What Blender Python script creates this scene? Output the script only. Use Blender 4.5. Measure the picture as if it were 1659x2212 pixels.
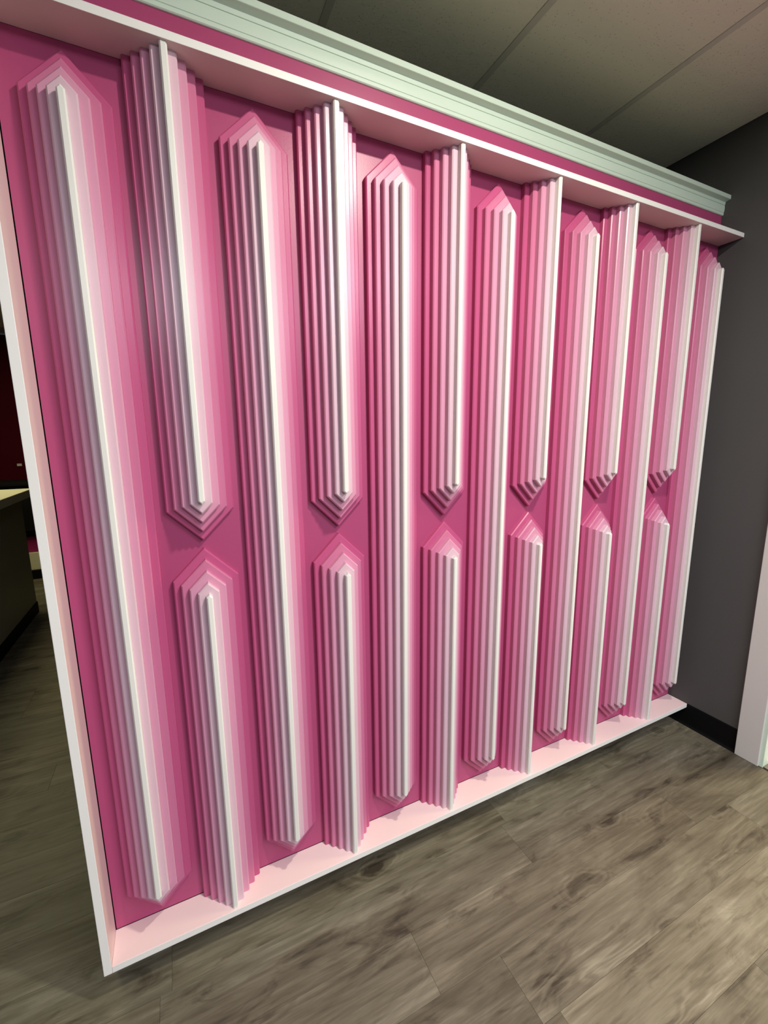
import bpy, math, random
from mathutils import Matrix, Vector

random.seed(7)
for o in list(bpy.data.objects):
    bpy.data.objects.remove(o, do_unlink=True)
scene = bpy.context.scene
COL = scene.collection
FZ = 0.123            # height of the relief's bottom line above the floor

# ------------------------------------------------------------------ camera
yaw, pitch, roll = 0.44941, 0.17420, -0.01092
fw = Vector((math.sin(yaw)*math.cos(pitch), math.cos(yaw)*math.cos(pitch), -math.sin(pitch)))
r0 = Vector((math.cos(yaw), -math.sin(yaw), 0)); u0 = r0.cross(fw)
rt = r0*math.cos(roll) + u0*math.sin(roll); up = -r0*math.sin(roll) + u0*math.cos(roll)
cd = bpy.data.cameras.new('camera'); cam = bpy.data.objects.new('camera', cd); COL.objects.link(cam)
cd.sensor_fit = 'VERTICAL'; cd.sensor_height = 36.0; cd.lens = 933.94/2212*36.0
cd.clip_start = 0.02; cd.clip_end = 60
M = Matrix((rt, up, -fw)).transposed().to_4x4(); M.translation = Vector((0.262, -1.2864, 1.4232+FZ))
cam.matrix_world = M
scene.camera = cam

# ------------------------------------------------------------------ world, lights, exposure
w = bpy.data.worlds.new('world'); scene.world = w; w.use_nodes = True
bg = w.node_tree.nodes['Background']; bg.inputs[0].default_value = (0.80, 0.88, 1.0, 1); bg.inputs[1].default_value = 0.10

def area(name, loc, aim, sx, sy, power, col, shape='RECTANGLE', spread=math.pi):
    l = bpy.data.lights.new(name, 'AREA'); l.shape = shape; l.size = sx
    if shape in ('RECTANGLE', 'ELLIPSE'): l.size_y = sy
    l.energy = power; l.color = col; l.spread = spread
    o = bpy.data.objects.new(name, l); COL.objects.link(o); o.location = loc
    o.rotation_euler = (Vector(aim)-Vector(loc)).to_track_quat('-Z', 'Y').to_euler()
    return o
CEIL = 2.735 + FZ
area('recessed_ceiling_lamp', (1.14, -1.06, CEIL-0.012), (1.14, -1.06, 0), 0.10, 0.10, 42, (1.0, 0.95, 0.81), 'DISK')
for tx, ty, tp in ((1.74, -2.55, 82), (1.74, -4.40, 60), (0.20, -3.50, 78)):
    area('ceiling_troffer_lamp', (tx, ty, CEIL-0.012), (tx, ty, 0), 0.56, 1.16, tp, (0.93, 0.93, 1.0))
area('window_daylight', (2.2, -6.0, 1.3), (1.2, 0, 0.7), 3.0, 2.0, 30, (0.84, 0.92, 1.0))
area('next_room_lamp', (4.1, -1.0, 2.2), (2.6, -0.9, 0.3), 0.9, 0.9, 75, (1.0, 0.80, 0.48))
area('back_room_ceiling_lamp', (-1.2, 3.4, CEIL-0.03), (-1.2, 3.4, 0), 0.6, 1.2, 44, (1.0, 0.90, 0.50))
scene.view_settings.view_transform = 'Standard'; scene.view_settings.look = 'None'
scene.view_settings.gamma = 1.0; scene.view_settings.use_curve_mapping = False
scene.view_settings.exposure = -0.12

# ------------------------------------------------------------------ materials
def srgb(r, g, b):
    f = lambda c: (c/255/12.92 if c/255 <= 0.04045 else ((c/255+0.055)/1.055)**2.4)
    return (f(r), f(g), f(b), 1)
def nodes(name):
    m = bpy.data.materials.new(name); m.use_nodes = True
    nt = m.node_tree; b = nt.nodes['Principled BSDF']
    return m, nt, b, nt.nodes, nt.links
def paint(name, col, rough=0.4, spec=0.5, scale=220.0, bump=0.04, mottling=0.04):
    """painted surface: faint roller stipple and slight mottling of the colour"""
    m, nt, b, N, L = nodes(name)
    tc = N.new('ShaderNodeTexCoord')
    n1 = N.new('ShaderNodeTexNoise'); n1.inputs['Scale'].default_value = scale; n1.inputs['Detail'].default_value = 1
    n2 = N.new('ShaderNodeTexNoise'); n2.inputs['Scale'].default_value = 3.0; n2.inputs['Detail'].default_value = 1.5
    L.new(tc.outputs['Object'], n1.inputs['Vector']); L.new(tc.outputs['Object'], n2.inputs['Vector'])
    mx = N.new('ShaderNodeMix'); mx.data_type = 'RGBA'
    c = col
    mx.inputs[6].default_value = tuple(max(0, x*(1-mottling)) for x in c[:3])+(1,)
    mx.inputs[7].default_value = tuple(min(1, x*(1+mottling)) for x in c[:3])+(1,)
    L.new(n2.outputs['Fac'], mx.inputs[0]); L.new(mx.outputs[2], b.inputs['Base Color'])
    bp = N.new('ShaderNodeBump'); bp.inputs['Strength'].default_value = bump; bp.inputs['Distance'].default_value = 0.002
    L.new(n1.outputs['Fac'], bp.inputs['Height']); L.new(bp.outputs['Normal'], b.inputs['Normal'])
    b.inputs['Roughness'].default_value = rough; b.inputs['Specular IOR Level'].default_value = spec
    return m
MAT = {}
MAT['back'] = paint('pink_backing_paint', (0.385, 0.060, 0.158, 1), 0.34, 0.35)
LAYERCOL = [(0.47, 0.085, 0.205, 1), (0.54, 0.160, 0.285, 1), (0.60, 0.270, 0.390, 1), (0.635, 0.435, 0.510, 1), (0.735, 0.730, 0.69, 1)]
for k, c in enumerate(LAYERCOL):
    MAT['L%d' % (k+1)] = paint('pink_layer_paint_%d' % (k+1), c, 0.30, 0.34)
MAT['white'] = paint('white_board_paint', (0.80, 0.79, 0.765, 1), 0.38, 0.45)
MAT['blush'] = paint('pale_blush_board_face', (0.78, 0.61, 0.60, 1), 0.42, 0.35)
MAT['mint'] = paint('mint_white_moulding_paint', (0.59, 0.715, 0.61, 1), 0.46, 0.3)
MAT['grey'] = paint('dark_grey_wall_paint', (0.074, 0.075, 0.074, 1), 0.6, 0.3, 120, 0.10)
MAT['maroon'] = paint('maroon_wall_paint', (0.060, 0.002, 0.008, 1), 0.75, 0.08, 120, 0.10)
MAT['black'] = paint('black_vinyl_base', (0.003, 0.003, 0.0035, 1), 0.6, 0.15)
MAT['casing'] = paint('light_grey_casing_paint', (0.60, 0.59, 0.57, 1), 0.45, 0.4)
MAT['cream'] = paint('cream_wall_paint', (0.78, 0.74, 0.62, 1), 0.6, 0.3)
MAT['counter'] = paint('olive_grey_laminate', (0.25, 0.24, 0.17, 1), 0.5, 0.4)
MAT['ctop'] = paint('pale_stone_top', (0.62, 0.60, 0.47, 1), 0.35, 0.5)
MAT['magenta'] = paint('magenta_card', (0.30, 0.015, 0.12, 1), 0.5, 0.4)
MAT['gridbar'] = paint('ceiling_grid_paint', (0.60, 0.585, 0.51, 1), 0.5, 0.4)
MAT['metal'] = paint('brushed_threshold', (0.20, 0.19, 0.17, 1), 0.4, 0.5)
MAT['metal'].node_tree.nodes['Principled BSDF'].inputs['Metallic'].default_value = 0.8

def tile_mat():
    m, nt, b, N, L = nodes('mineral_fibre_ceiling_tile')
    tc = N.new('ShaderNodeTexCoord'); oi = N.new('ShaderNodeObjectInfo')
    add = N.new('ShaderNodeVectorMath'); add.operation = 'ADD'
    mul = N.new('ShaderNodeMath'); mul.operation = 'MULTIPLY'; mul.inputs[1].default_value = 31.0
    L.new(oi.outputs['Random'], mul.inputs[0]); L.new(tc.outputs['Object'], add.inputs[0]); L.new(mul.outputs[0], add.inputs[1])
    n = N.new('ShaderNodeTexNoise'); n.inputs['Scale'].default_value = 90; n.inputs['Detail'].default_value = 5
    L.new(add.outputs[0], n.inputs['Vector'])
    v = N.new('ShaderNodeTexVoronoi'); v.inputs['Scale'].default_value = 130; L.new(add.outputs[0], v.inputs['Vector'])
    sep = N.new('ShaderNodeSeparateColor'); L.new(v.outputs['Color'], sep.inputs[0])
    gt = N.new('ShaderNodeMath'); gt.operation = 'GREATER_THAN'; gt.inputs[1].default_value = 0.80; L.new(sep.outputs[0], gt.inputs[0])
    lt = N.new('ShaderNodeMath'); lt.operation = 'LESS_THAN'; lt.inputs[1].default_value = 0.26; L.new(v.outputs['Distance'], lt.inputs[0])
    pit = N.new('ShaderNodeMath'); pit.operation = 'MULTIPLY'; L.new(gt.outputs[0], pit.inputs[0]); L.new(lt.outputs[0], pit.inputs[1])
    mx = N.new('ShaderNodeMix'); mx.data_type = 'RGBA'; mx.inputs[6].default_value = (0.80, 0.78, 0.66, 1); mx.inputs[7].default_value = (0.58, 0.54, 0.42, 1)
    L.new(pit.outputs[0], mx.inputs[0]); L.new(mx.outputs[2], b.inputs['Base Color'])
    h = N.new('ShaderNodeMath'); h.operation = 'SUBTRACT'; L.new(n.outputs['Fac'], h.inputs[0]); L.new(pit.outputs[0], h.inputs[1])
    bp = N.new('ShaderNodeBump'); bp.inputs['Strength'].default_value = 0.45; bp.inputs['Distance'].default_value = 0.004
    L.new(h.outputs[0], bp.inputs['Height']); L.new(bp.outputs['Normal'], b.inputs['Normal'])
    b.inputs['Roughness'].default_value = 0.9; b.inputs['Specular IOR Level'].default_value = 0.1
    return m
MAT['tile'] = tile_mat()

def wood_mat():
    """grey-brown oak-look vinyl plank; tone per plank comes from the object's colour"""
    m, nt, b, N, L = nodes('grey_oak_vinyl_plank')
    tc = N.new('ShaderNodeTexCoord'); oi = N.new('ShaderNodeObjectInfo')
    mul = N.new('ShaderNodeMath'); mul.operation = 'MULTIPLY'; mul.inputs[1].default_value = 53.0
    L.new(oi.outputs['Random'], mul.inputs[0])
    add = N.new('ShaderNodeVectorMath'); add.operation = 'ADD'
    L.new(tc.outputs['Object'], add.inputs[0]); L.new(mul.outputs[0], add.inputs[1])
    def mapped(sx, sy):
        mp = N.new('ShaderNodeMapping'); mp.inputs['Scale'].default_value = (sx, sy, 1); L.new(add.outputs[0], mp.inputs['Vector']); return mp.outputs[0]
    def noise(vec, sc, det, dist=0.0, rough=0.55):
        n = N.new('ShaderNodeTexNoise'); n.inputs['Scale'].default_value = sc; n.inputs['Detail'].default_value = det
        n.inputs['Distortion'].default_value = dist; n.inputs['Roughness'].default_value = rough; L.new(vec, n.inputs['Vector']); return n.outputs['Fac']
    def mth(op, a, c, d=None):
        x = N.new('ShaderNodeMath'); x.operation = op
        for i, y in enumerate((a, c, d)):
            if y is None: continue
            if isinstance(y, (int, float)): x.inputs[i].default_value = y
            else: L.new(y, x.inputs[i])
        return x.outputs[0]
    def ramp(v, p0, p1, a=0.0, c=1.0):
        r = N.new('ShaderNodeMapRange'); r.interpolation_type = 'SMOOTHSTEP'
        r.inputs[1].default_value = p0; r.inputs[2].default_value = p1; r.inputs[3].default_value = a; r.inputs[4].default_value = c
        L.new(v, r.inputs[0]); return r.outputs[0]
    fine = noise(mapped(5, 95), 1.0, 7, 0.3, 0.65)
    streak = noise(mapped(1.6, 22), 1.0, 5, 0.8)
    blotch = noise(mapped(2.4, 7.5), 1.0, 4, 1.2)
    field = noise(mapped(1.5, 6.0), 1.0, 2, 1.6)
    rings = mth('SINE', mth('MULTIPLY', field, 95.0), 0.0)
    ringmask = ramp(noise(mapped(1.7, 5.0), 1.0, 1), 0.58, 0.70)
    rings = mth('MULTIPLY', ramp(rings, -0.6, 1.0, -0.5, 0.5), ringmask)
    v = N.new('ShaderNodeTexVoronoi'); v.inputs['Scale'].default_value = 1.0
    wn = N.new('ShaderNodeTexNoise'); wn.inputs['Scale'].default_value = 9.0; wn.inputs['Detail'].default_value = 3; L.new(add.outputs[0], wn.inputs['Vector'])
    wv = N.new('ShaderNodeVectorMath'); wv.operation = 'MULTIPLY_ADD'; wv.inputs[1].default_value = (0.55, 0.55, 0)
    L.new(wn.outputs['Color'], wv.inputs[0]); L.new(mapped(3.0, 7.0), wv.inputs[2]); L.new(wv.outputs[0], v.inputs['Vector'])
    sc = N.new('ShaderNodeSeparateColor'); L.new(v.outputs['Color'], sc.inputs[0])
    pick = ramp(sc.outputs[0], 0.70, 0.74)
    knot = mth('MULTIPLY', ramp(v.outputs['Distance'], 0.24, 0.03), pick)
    krings = mth('MULTIPLY', mth('MULTIPLY', mth('SINE', mth('MULTIPLY', v.outputs['Distance'], 60.0), 0.0), ramp(v.outputs['Distance'], 0.5, 0.2)), pick)
    f = mth('MULTIPLY_ADD', mth('SUBTRACT', fine, 0.5), 0.75, 0.52)
    f = mth('MULTIPLY_ADD', mth('SUBTRACT', streak, 0.5), 0.75, f)
    f = mth('MULTIPLY_ADD', mth('SUBTRACT', blotch, 0.5), 0.95, f)
    smudge = ramp(noise(mapped(4.5, 15.0), 1.0, 5, 0.9, 0.62), 0.53, 0.70)
    f = mth('MULTIPLY_ADD', smudge, -0.26, f)
    pale = ramp(noise(mapped(7.0, 130.0), 1.0, 4, 0.5), 0.60, 0.72)
    f = mth('MULTIPLY_ADD', pale, 0.13, f)
    f = mth('MULTIPLY_ADD', rings, 0.17, f)
    f = mth('MULTIPLY_ADD', krings, 0.07, f)
    f = mth('MULTIPLY_ADD', knot, -0.55, f)
    cr = N.new('ShaderNodeValToRGB'); e = cr.color_ramp.elements
    e[0].position = 0.08; e[0].color = (0.0353, 0.0282, 0.0191, 1)
    e[1].position = 0.95; e[1].color = (0.2279, 0.2103, 0.1544, 1)
    x = e.new(0.40); x.color = (0.0955, 0.0827, 0.0564, 1)
    x = e.new(0.62); x.color = (0.1376, 0.1232, 0.0871, 1)
    L.new(f, cr.inputs[0])
    mx = N.new('ShaderNodeMix'); mx.data_type = 'RGBA'; mx.blend_type = 'MULTIPLY'; mx.inputs[0].default_value = 1
    L.new(cr.outputs[0], mx.inputs[6]); L.new(oi.outputs['Color'], mx.inputs[7]); L.new(mx.outputs[2], b.inputs['Base Color'])
    bp = N.new('ShaderNodeBump'); bp.inputs['Strength'].default_value = 0.12; bp.inputs['Distance'].default_value = 0.001
    L.new(fine, bp.inputs['Height']); L.new(bp.outputs['Normal'], b.inputs['Normal'])
    b.inputs['Roughness'].default_value = 0.48; b.inputs['Specular IOR Level'].default_value = 0.35
    return m
MAT['wood'] = wood_mat()

# ------------------------------------------------------------------ helpers
def mesh_obj(name, verts, faces, mat, parent=None, loc=(0, 0, 0)):
    me = bpy.data.meshes.new(name); me.from_pydata([tuple(v) for v in verts], [], faces); me.update()
    me.materials.append(mat)
    o = bpy.data.objects.new(name, me); COL.objects.link(o); o.location = loc
    if parent: o.parent = parent
    return o
def prism(outline, ext, axis):
    """closed prism: 2-D outline swept along an axis from ext[0] to ext[1]"""
    n = len(outline); V = []
    for e in ext:
        for a, c in outline:
            V.append({'x': (e, a, c), 'y': (a, e, c), 'z': (a, c, e)}[axis])
    F = [tuple(range(n-1, -1, -1)), tuple(range(n, 2*n))]
    for i in range(n):
        j = (i+1) % n; F.append((i, j, n+j, n+i))
    return V, F
def fix_normals(o):
    import bmesh
    bm = bmesh.new(); bm.from_mesh(o.data); bmesh.ops.recalc_face_normals(bm, faces=bm.faces); bm.to_mesh(o.data); bm.free()
def box(name, lo, hi, mat, parent=None, bevel=0.0):
    import bmesh
    c = [(lo[i]+hi[i])/2 for i in range(3)]; h = [(hi[i]-lo[i])/2 for i in range(3)]
    bm = bmesh.new(); bmesh.ops.create_cube(bm, size=2)
    for v in bm.verts: v.co = Vector((v.co.x*h[0], v.co.y*h[1], v.co.z*h[2]))
    if bevel > 0: bmesh.ops.bevel(bm, geom=list(bm.edges), offset=bevel, segments=2, affect='EDGES', profile=0.6)
    me = bpy.data.meshes.new(name); bm.to_mesh(me); bm.free(); me.materials.append(mat)
    o = bpy.data.objects.new(name, me); COL.objects.link(o)
    if parent: o.parent = parent; o.location = [c[i]-parent.location[i] for i in range(3)]
    else: o.location = c
    return o
def thing(name, label, cat, loc, group=None):
    o = bpy.data.objects.new(name, None); COL.objects.link(o); o.location = loc; o.empty_display_size = 0.05
    o['label'] = label; o['category'] = cat
    if group: o['group'] = group
    return o
def tag(o, label, cat, group=None):
    o['label'] = label; o['category'] = cat
    if group: o['group'] = group
    return o
def struct(o, label, cat):
    o['kind'] = 'structure'; o['label'] = label; o['category'] = cat; return o

# ------------------------------------------------------------------ sizes of the relief wall
W = 2.6166            # relief runs from x = 0 to the grey side wall
D = 0.101             # depth of the white frame boards
ZT, ZB = 2.2702+FZ, FZ
X0, DX = 0.1194, 0.1985
T, STEP, CH = 0.01905, 0.0194, 0.0032
H1 = 0.0857
TIPL_T, TIPL_B = 2.2442+FZ, 0.0285+FZ
TIPS_U, TIPS_L = 1.1432+FZ, 1.1209+FZ
TSTEP = 0.0277

# ------------------------------------------------------------------ floor
floor = struct(box('floor', (-3.2, -4.5, -0.08), (W, 6.2, -0.006), MAT['black']), 'grey-brown oak-look plank floor running under the pink wall', 'floor')
PW, PL = 0.173, 1.22
def plank(x0, x1, y0, y1, tone):
    g = 0.00025
    o = box('plank', (x0+g, y0+g, -0.0059), (x1-g, y1-g, 0.0), MAT['wood'], floor, 0.0004)
    o.color = (tone[0], tone[1], tone[2], 1)
joints = {0: 1.02, 1: 2.03, 2: 0.10, -1: 2.30, -2: 1.68, -3: 0.62, 3: 1.35, 4: 0.55}
tones = {(-1, 1): 1.36, (0, 1): 0.80, (0, 2): 1.04, (1, 2): 0.74, (-2, 2): 0.84, (-2, 1): 1.05, (1, 1): 1.0, (2, 1): 0.98}
cnt = 0
for k in range(-7, 37):
    y0 = -0.658 + PW*k; y1 = y0+PW
    j = joints.get(k, random.uniform(0, PL))
    xs = j; i0 = 1
    while xs > -2.3: xs -= PL; i0 -= 1
    i = i0
    while xs < W-0.002:
        a, b_ = max(xs, -2.6), min(xs+PL, W-0.001)
        # planks wholly hidden behind the relief wall are left out
        hidden = (y0 > 0.16 and a > 0.25) or b_ < -1.75 - 0.0*k or (y1 < -1.6 and b_ < 0)
        tone = tones.get((k, i+1 if k in joints else 99), random.uniform(0.84, 1.10))
        if not hidden and b_-a > 0.02:
            s = random.uniform(-0.02, 0.02); plank(a, b_, y0, y1, (tone*(1+s), tone, tone*(1-s))); cnt += 1
        xs += PL; i += 1

# ------------------------------------------------------------------ ceiling: slab, grid bars and tiles
ceil = struct(box('ceiling', (-3.2, -4.5, CEIL+0.03), (W+0.2, 6.2, CEIL+0.12), MAT['gridbar']), 'suspended ceiling of speckled tiles above the pink wall', 'ceiling')
gx = [2.045-0.6155*i for i in range(0, 9)]; gy = [-0.56+1.22*i for i in range(-3, 6)]
for x in gx: box('grid_bar', (x-0.012, -4.5, CEIL-0.002), (x+0.012, 6.2, CEIL+0.030), MAT['gridbar'], ceil)
xe = [W-0.002]+gx
for y in gy:
    for a, b_ in zip(xe[1:], xe[:-1]): box('cross_bar', (a+0.012, y-0.012, CEIL-0.002), (b_-0.012, y+0.012, CEIL+0.030), MAT['gridbar'], ceil)
for i in range(len(xe)-1):
    for j in range(len(gy)-1):
        hi = xe[i]-(0.0122 if i else 0.001)
        box('ceiling_tile', (xe[i+1]+0.0122, gy[j]+0.0125, CEIL+0.0005), (hi, gy[j+1]-0.0125, CEIL+0.022), MAT['tile'], ceil, 0.001)

# ------------------------------------------------------------------ walls
wf = struct(box('wall_front', (-0.026, 0.012, 0), (W, 0.130, 2.470+FZ), MAT['black']), 'partition wall carrying the pink stepped relief', 'wall')  # black body: the shade in the panel's edge gaps is put into its colour
box('backing_panel', (-0.0057, 0.0, ZB+0.002), (W-0.001, 0.012, ZT), MAT['back'], wf)
box('fascia_board', (-0.026, 0.0, 2.2885+FZ), (W-0.001, 0.012, 2.40+FZ), MAT['back'], wf, 0.0008)
TH = 0.12
DY0, DY1, DH = -0.430, -1.340, 2.08
def rwall():
    # grey wall with a doorway, as one closed outline swept in x
    out = [(6.2, 0), (6.2, CEIL+0.03), (-4.5, CEIL+0.03), (-4.5, 0), (DY1, 0), (DY1, DH), (DY0, DH), (DY0, 0)]
    V, F = prism(out, (W, W+TH), 'x')
    o = mesh_obj('wall_right', V, F, MAT['grey']); fix_normals(o); return o
wr = struct(rwall(), 'dark grey wall meeting the right end of the pink relief', 'wall')
bb = struct(bpy.data.objects.new('baseboard_right', None), 'black vinyl baseboard along the dark grey wall', 'baseboard'); COL.objects.link(bb)
def base_strip(y0, y1):
    pr = [(W, 0.0), (W-0.010, 0.0), (W-0.0045, 0.010), (W-0.003, 0.018), (W-0.003, 0.119), (W-0.0015, 0.124), (W, 0.124)]
    V, F = prism(pr, (y0, y1), 'y'); o = mesh_obj('base_strip', V, F, MAT['black'], bb); fix_normals(o)
base_strip(-0.338, -0.001); base_strip(-4.5, -1.434)
wb = struct(box('wall_back', (-3.2, 6.0, 0), (W, 6.12, CEIL), MAT['maroon']), 'dark maroon wall at the far side of the next room', 'wall')
wl = struct(box('wall_left', (-3.2, 0.2, 0), (-3.08, 6.0, CEIL), MAT['maroon']), 'maroon side wall of the dim room behind the counter', 'wall')

# doorway on the right: casing, jambs, threshold
door = struct(bpy.data.objects.new('door_1', None), 'open doorway with wide light grey casing in the grey wall', 'doorway'); COL.objects.link(door)
door.location = (W, DY0, 0)
def casing(y0, y1, z0, z1):
    box('casing', (W-0.014, y0, z0), (W, y1, z1), MAT['casing'], door, 0.002)
casing(DY0-0.002, DY0+0.092, 0.001, DH+0.09); casing(DY1-0.092, DY1+0.002, 0.001, DH+0.09)
casing(DY1+0.002, DY0-0.002, DH, DH+0.09)
box('jamb', (W-0.004, DY0-0.018, 0.001), (W+TH, DY0-0.0005, DH), MAT['mint'], door, 0.002)
box('jamb', (W-0.004, DY1+0.0005, 0.001), (W+TH, DY1+0.018, DH), MAT['mint'], door, 0.002)
box('head_jamb', (W-0.004, DY1+0.018, DH-0.018), (W+TH, DY0-0.018, DH-0.0005), MAT['mint'], door, 0.002)
box('threshold', (W-0.002, DY1+0.018, 0.0005), (W+0.05, DY0-0.018, 0.008), MAT['metal'], door, 0.003)
nf = struct(box('floor_next_room', (W+0.05, -3.0, -0.05), (W+2.6, 0.9, 0.012), MAT['cream']), 'pale floor of the brightly lit room through the doorway', 'floor')
nw = struct(box('wall_next_room', (W+2.5, -3.0, 0.012), (W+2.6, 0.9, CEIL), MAT['cream']), 'cream wall of the lit room beyond the doorway', 'wall')

# ------------------------------------------------------------------ crown moulding
y, z = 0.0, 2.397+FZ
prof = [(0.0, z), (-0.0035, z), (-0.0060, z+0.0020), (-0.0068, z+0.0105), (-0.0046, z+0.0112), (-0.0068, z+0.0124)]
for i in range(1, 8):
    a = i/8; prof.append((-0.0068-0.0012*math.sin(math.pi*a)-0.0012*a, z+0.0124+0.0276*a))
prof += [(-0.0080, z+0.0400), (-0.0056, z+0.0408), (-0.0084, z+0.0420), (-0.0096, z+0.0530), (-0.0120, z+0.0546), (-0.0285, z+0.0575)]
prof += [(-0.0295, z+0.0585), (-0.0295, z+0.0735), (-0.0280, z+0.0750), (0.130, z+0.0750), (0.130, z+0.0732), (0.0, z+0.0732)]
V, F = prism(prof, (-0.045, W-0.0005), 'x')
crown = mesh_obj('trim_1', V, F, MAT['mint']); fix_normals(crown)
struct(crown, 'mint-white crown moulding along the top of the pink wall', 'moulding')

# ------------------------------------------------------------------ white frame boards
fr = thing('relief_frame', 'white painted board frame boxing in the pink stepped relief', 'frame', (-0.018, -0.05, ZB-0.021))
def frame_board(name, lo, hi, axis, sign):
    # white edges; the broad face turned towards the relief is coloured pale blush
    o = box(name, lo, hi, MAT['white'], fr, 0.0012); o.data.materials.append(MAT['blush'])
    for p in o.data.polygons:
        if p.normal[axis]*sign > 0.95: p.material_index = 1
    return o
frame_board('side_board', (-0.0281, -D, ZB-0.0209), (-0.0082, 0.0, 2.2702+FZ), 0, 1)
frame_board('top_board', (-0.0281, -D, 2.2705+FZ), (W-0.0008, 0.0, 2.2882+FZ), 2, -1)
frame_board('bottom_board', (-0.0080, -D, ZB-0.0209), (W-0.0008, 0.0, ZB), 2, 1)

# ------------------------------------------------------------------ stepped columns
def inset(poly, d):
    """inset a convex polygon (counter-clockwise) by d; d may be one value per edge"""
    n = len(poly); ds = d if isinstance(d, (list, tuple)) else [d]*n
    lines = []
    for i in range(n):
        p, q = Vector(poly[i]), Vector(poly[(i+1) % n]); t = (q-p).normalized(); nn = Vector((-t.y, t.x))
        lines.append((p+nn*ds[i], t))
    out = []
    for i in range(n):
        (p, t), (q, s) = lines[i-1], lines[i]
        den = t.x*s.y-t.y*s.x; a = ((q-p).x*s.y-(q-p).y*s.x)/den
        out.append(p+t*a)
    return out
PARTNAMES = ['deep_pink_board', 'rose_board', 'soft_pink_board', 'blush_board', 'white_ridge_strip']
def board(poly, k, cut, mat, parent):
    """one board of the stack: outline in (x, z), thickness T, front edges chamfered"""
    d = [0.0 if c else CH for c in cut]
    front = inset(poly, d); n = len(poly)
    y0, y1, y2 = -T*(k-1), -T*k+CH, -T*k
    if k == 1: y0 = 0.0
    V = [(p[0], y0, p[1]) for p in poly]+[(p[0], y1, p[1]) for p in poly]+[(p[0], y2, p[1]) for p in front]
    F = [tuple(range(n-1, -1, -1)), tuple(range(2*n, 3*n))]
    for i in range(n):
        j = (i+1) % n; F += [(i, j, n+j, n+i), (n+i, n+j, 2*n+j, 2*n+i)]
    o = mesh_obj(PARTNAMES[k-1], V, F, mat, parent); fix_normals(o); return o
def column(kind, xc):
    if kind == 'long': zb, zt = TIPL_B, TIPL_T
    elif kind == 'upper': zb, zt = TIPS_U, ZT
    else: zb, zt = ZB+0.0004, TIPS_L
    return zb, zt
ORD = ['first', 'second', 'third', 'fourth', 'fifth', 'sixth', 'seventh']
protos = {}
def make(kind, idx, xc, label, group):
    zb, zt = column(kind, xc)
    root = thing('stepped_ornament', label, 'wall ornament', (xc, 0, zb), group)
    if kind in protos:
        for ch in protos[kind].children:
            c = ch.copy(); COL.objects.link(c); c.parent = root
        return root
    for k in range(1, 6):
        h = H1-STEP*(k-1); e = TSTEP*(k-1); L = zt-zb
        if kind == 'long':
            poly = [(0, e), (h, e+h), (h, L-e-h), (0, L-e), (-h, L-e-h), (-h, e+h)]; cut = [0]*6
        elif kind == 'upper':
            poly = [(0, e), (h, e+h), (h, L), (-h, L), (-h, e+h)]; cut = [0, 0, 1, 0, 0]
        else:
            poly = [(-h, 0), (h, 0), (h, L-e-h), (0, L-e), (-h, L-e-h)]; cut = [1, 0, 0, 0, 0]
        b_ = board(poly, k, cut, MAT['L%d' % k], root)
        b_['label'] = ['deep pink bottom board', 'rose pink second board', 'mid pink third board', 'pale blush fourth board', 'white narrow top strip'][k-1]
    protos[kind] = root
    return root
for n in range(7):
    xc = X0+DX*2*n
    lab = '%s full-height stepped pink column from the left, pointed at both ends' % ORD[n]
    if n == 0: lab = 'full-height stepped pink column pointed at both ends, nearest the white side board'
    if n == 6: lab = 'full-height stepped pink column pointed at both ends, nearest the dark grey wall'
    make('long', n, xc, lab, 'full-height stepped columns')
for n in range(6):
    xc = X0+DX*(2*n+1)
    make('upper', n, xc, '%s short stepped column from the left hanging from the top board, point downward' % ORD[n], 'upper short stepped columns')
    make('lower', n, xc, '%s short stepped column from the left standing on the bottom board, point upward' % ORD[n], 'lower short stepped columns')

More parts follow.
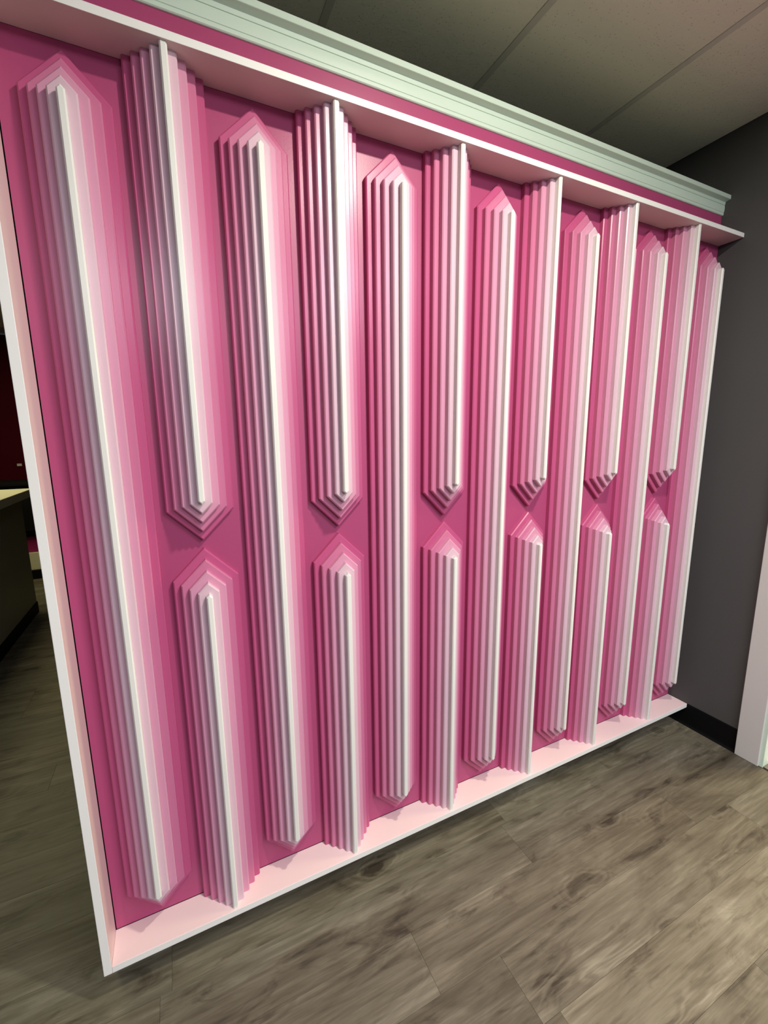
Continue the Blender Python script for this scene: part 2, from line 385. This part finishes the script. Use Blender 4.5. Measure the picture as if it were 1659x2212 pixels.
# ------------------------------------------------------------------ dim room seen past the left edge
ct = thing('reception_counter', 'olive grey reception counter with pale top in the dim room at left', 'counter', (-1.3, 2.4, 0))
box('body', (-1.60, 0.9, 0.10), (-0.965, 3.45, 1.055), MAT['counter'], ct, 0.003)
box('countertop', (-1.66, 0.85, 1.056), (-0.885, 3.52, 1.122), MAT['ctop'], ct, 0.004)
box('kickboard', (-1.595, 0.9, 0.001), (-0.960, 3.46, 0.099), MAT['black'], ct, 0.002)
sh = thing('storage_unit', 'black storage unit with an open lower niche, glimpsed past the counter', 'storage unit', (-1.1, 4.85, 0))
for a in (-1.78, -0.43): box('side_panel', (a, 4.60, 0.001), (a+0.03, 5.10, 1.059), MAT['black'], sh, 0.002)
box('top_panel', (-1.80, 4.57, 1.060), (-0.38, 5.10, 1.090), MAT['black'], sh, 0.002)
for a in (-1.749, -1.089):
    dr = box('cabinet_door', (a, 4.60, 0.556), (a+0.655, 4.62, 1.058), MAT['black'], sh, 0.003)
    kb = box('knob', (-0.012, -0.030, -0.012), (0.012, -0.0105, 0.012), MAT['metal'], None, 0.004); kb.parent = dr
    kb.location = (0.28 if a < -1.2 else -0.28, -0.0205, 0.0)
box('shelf', (-1.749, 4.622, 0.530), (-0.431, 5.08, 0.555), MAT['black'], sh, 0.002)
box('back_panel', (-1.749, 5.081, 0.10), (-0.431, 5.099, 1.058), MAT['counter'], sh)
box('plinth', (-1.749, 4.63, 0.001), (-0.431, 5.08, 0.100), MAT['black'], sh, 0.002)
tag(box('storage_box', (-1.34, 4.66, 0.1005), (-1.14, 4.92, 0.30), MAT['ctop'], None, 0.004), 'pale box at the bottom of the dark storage unit niche', 'box')
tag(box('storage_box', (-1.32, 4.68, 0.3005), (-1.16, 4.90, 0.48), MAT['magenta'], None, 0.004), 'small magenta box stacked on the pale box in the niche', 'box')
tag(box('note_card', (-1.605, 5.994, 1.205), (-1.555, 5.9995, 1.237), MAT['casing'], None, 0.0005), 'small white card on the maroon wall', 'card')
print('planks', cnt)
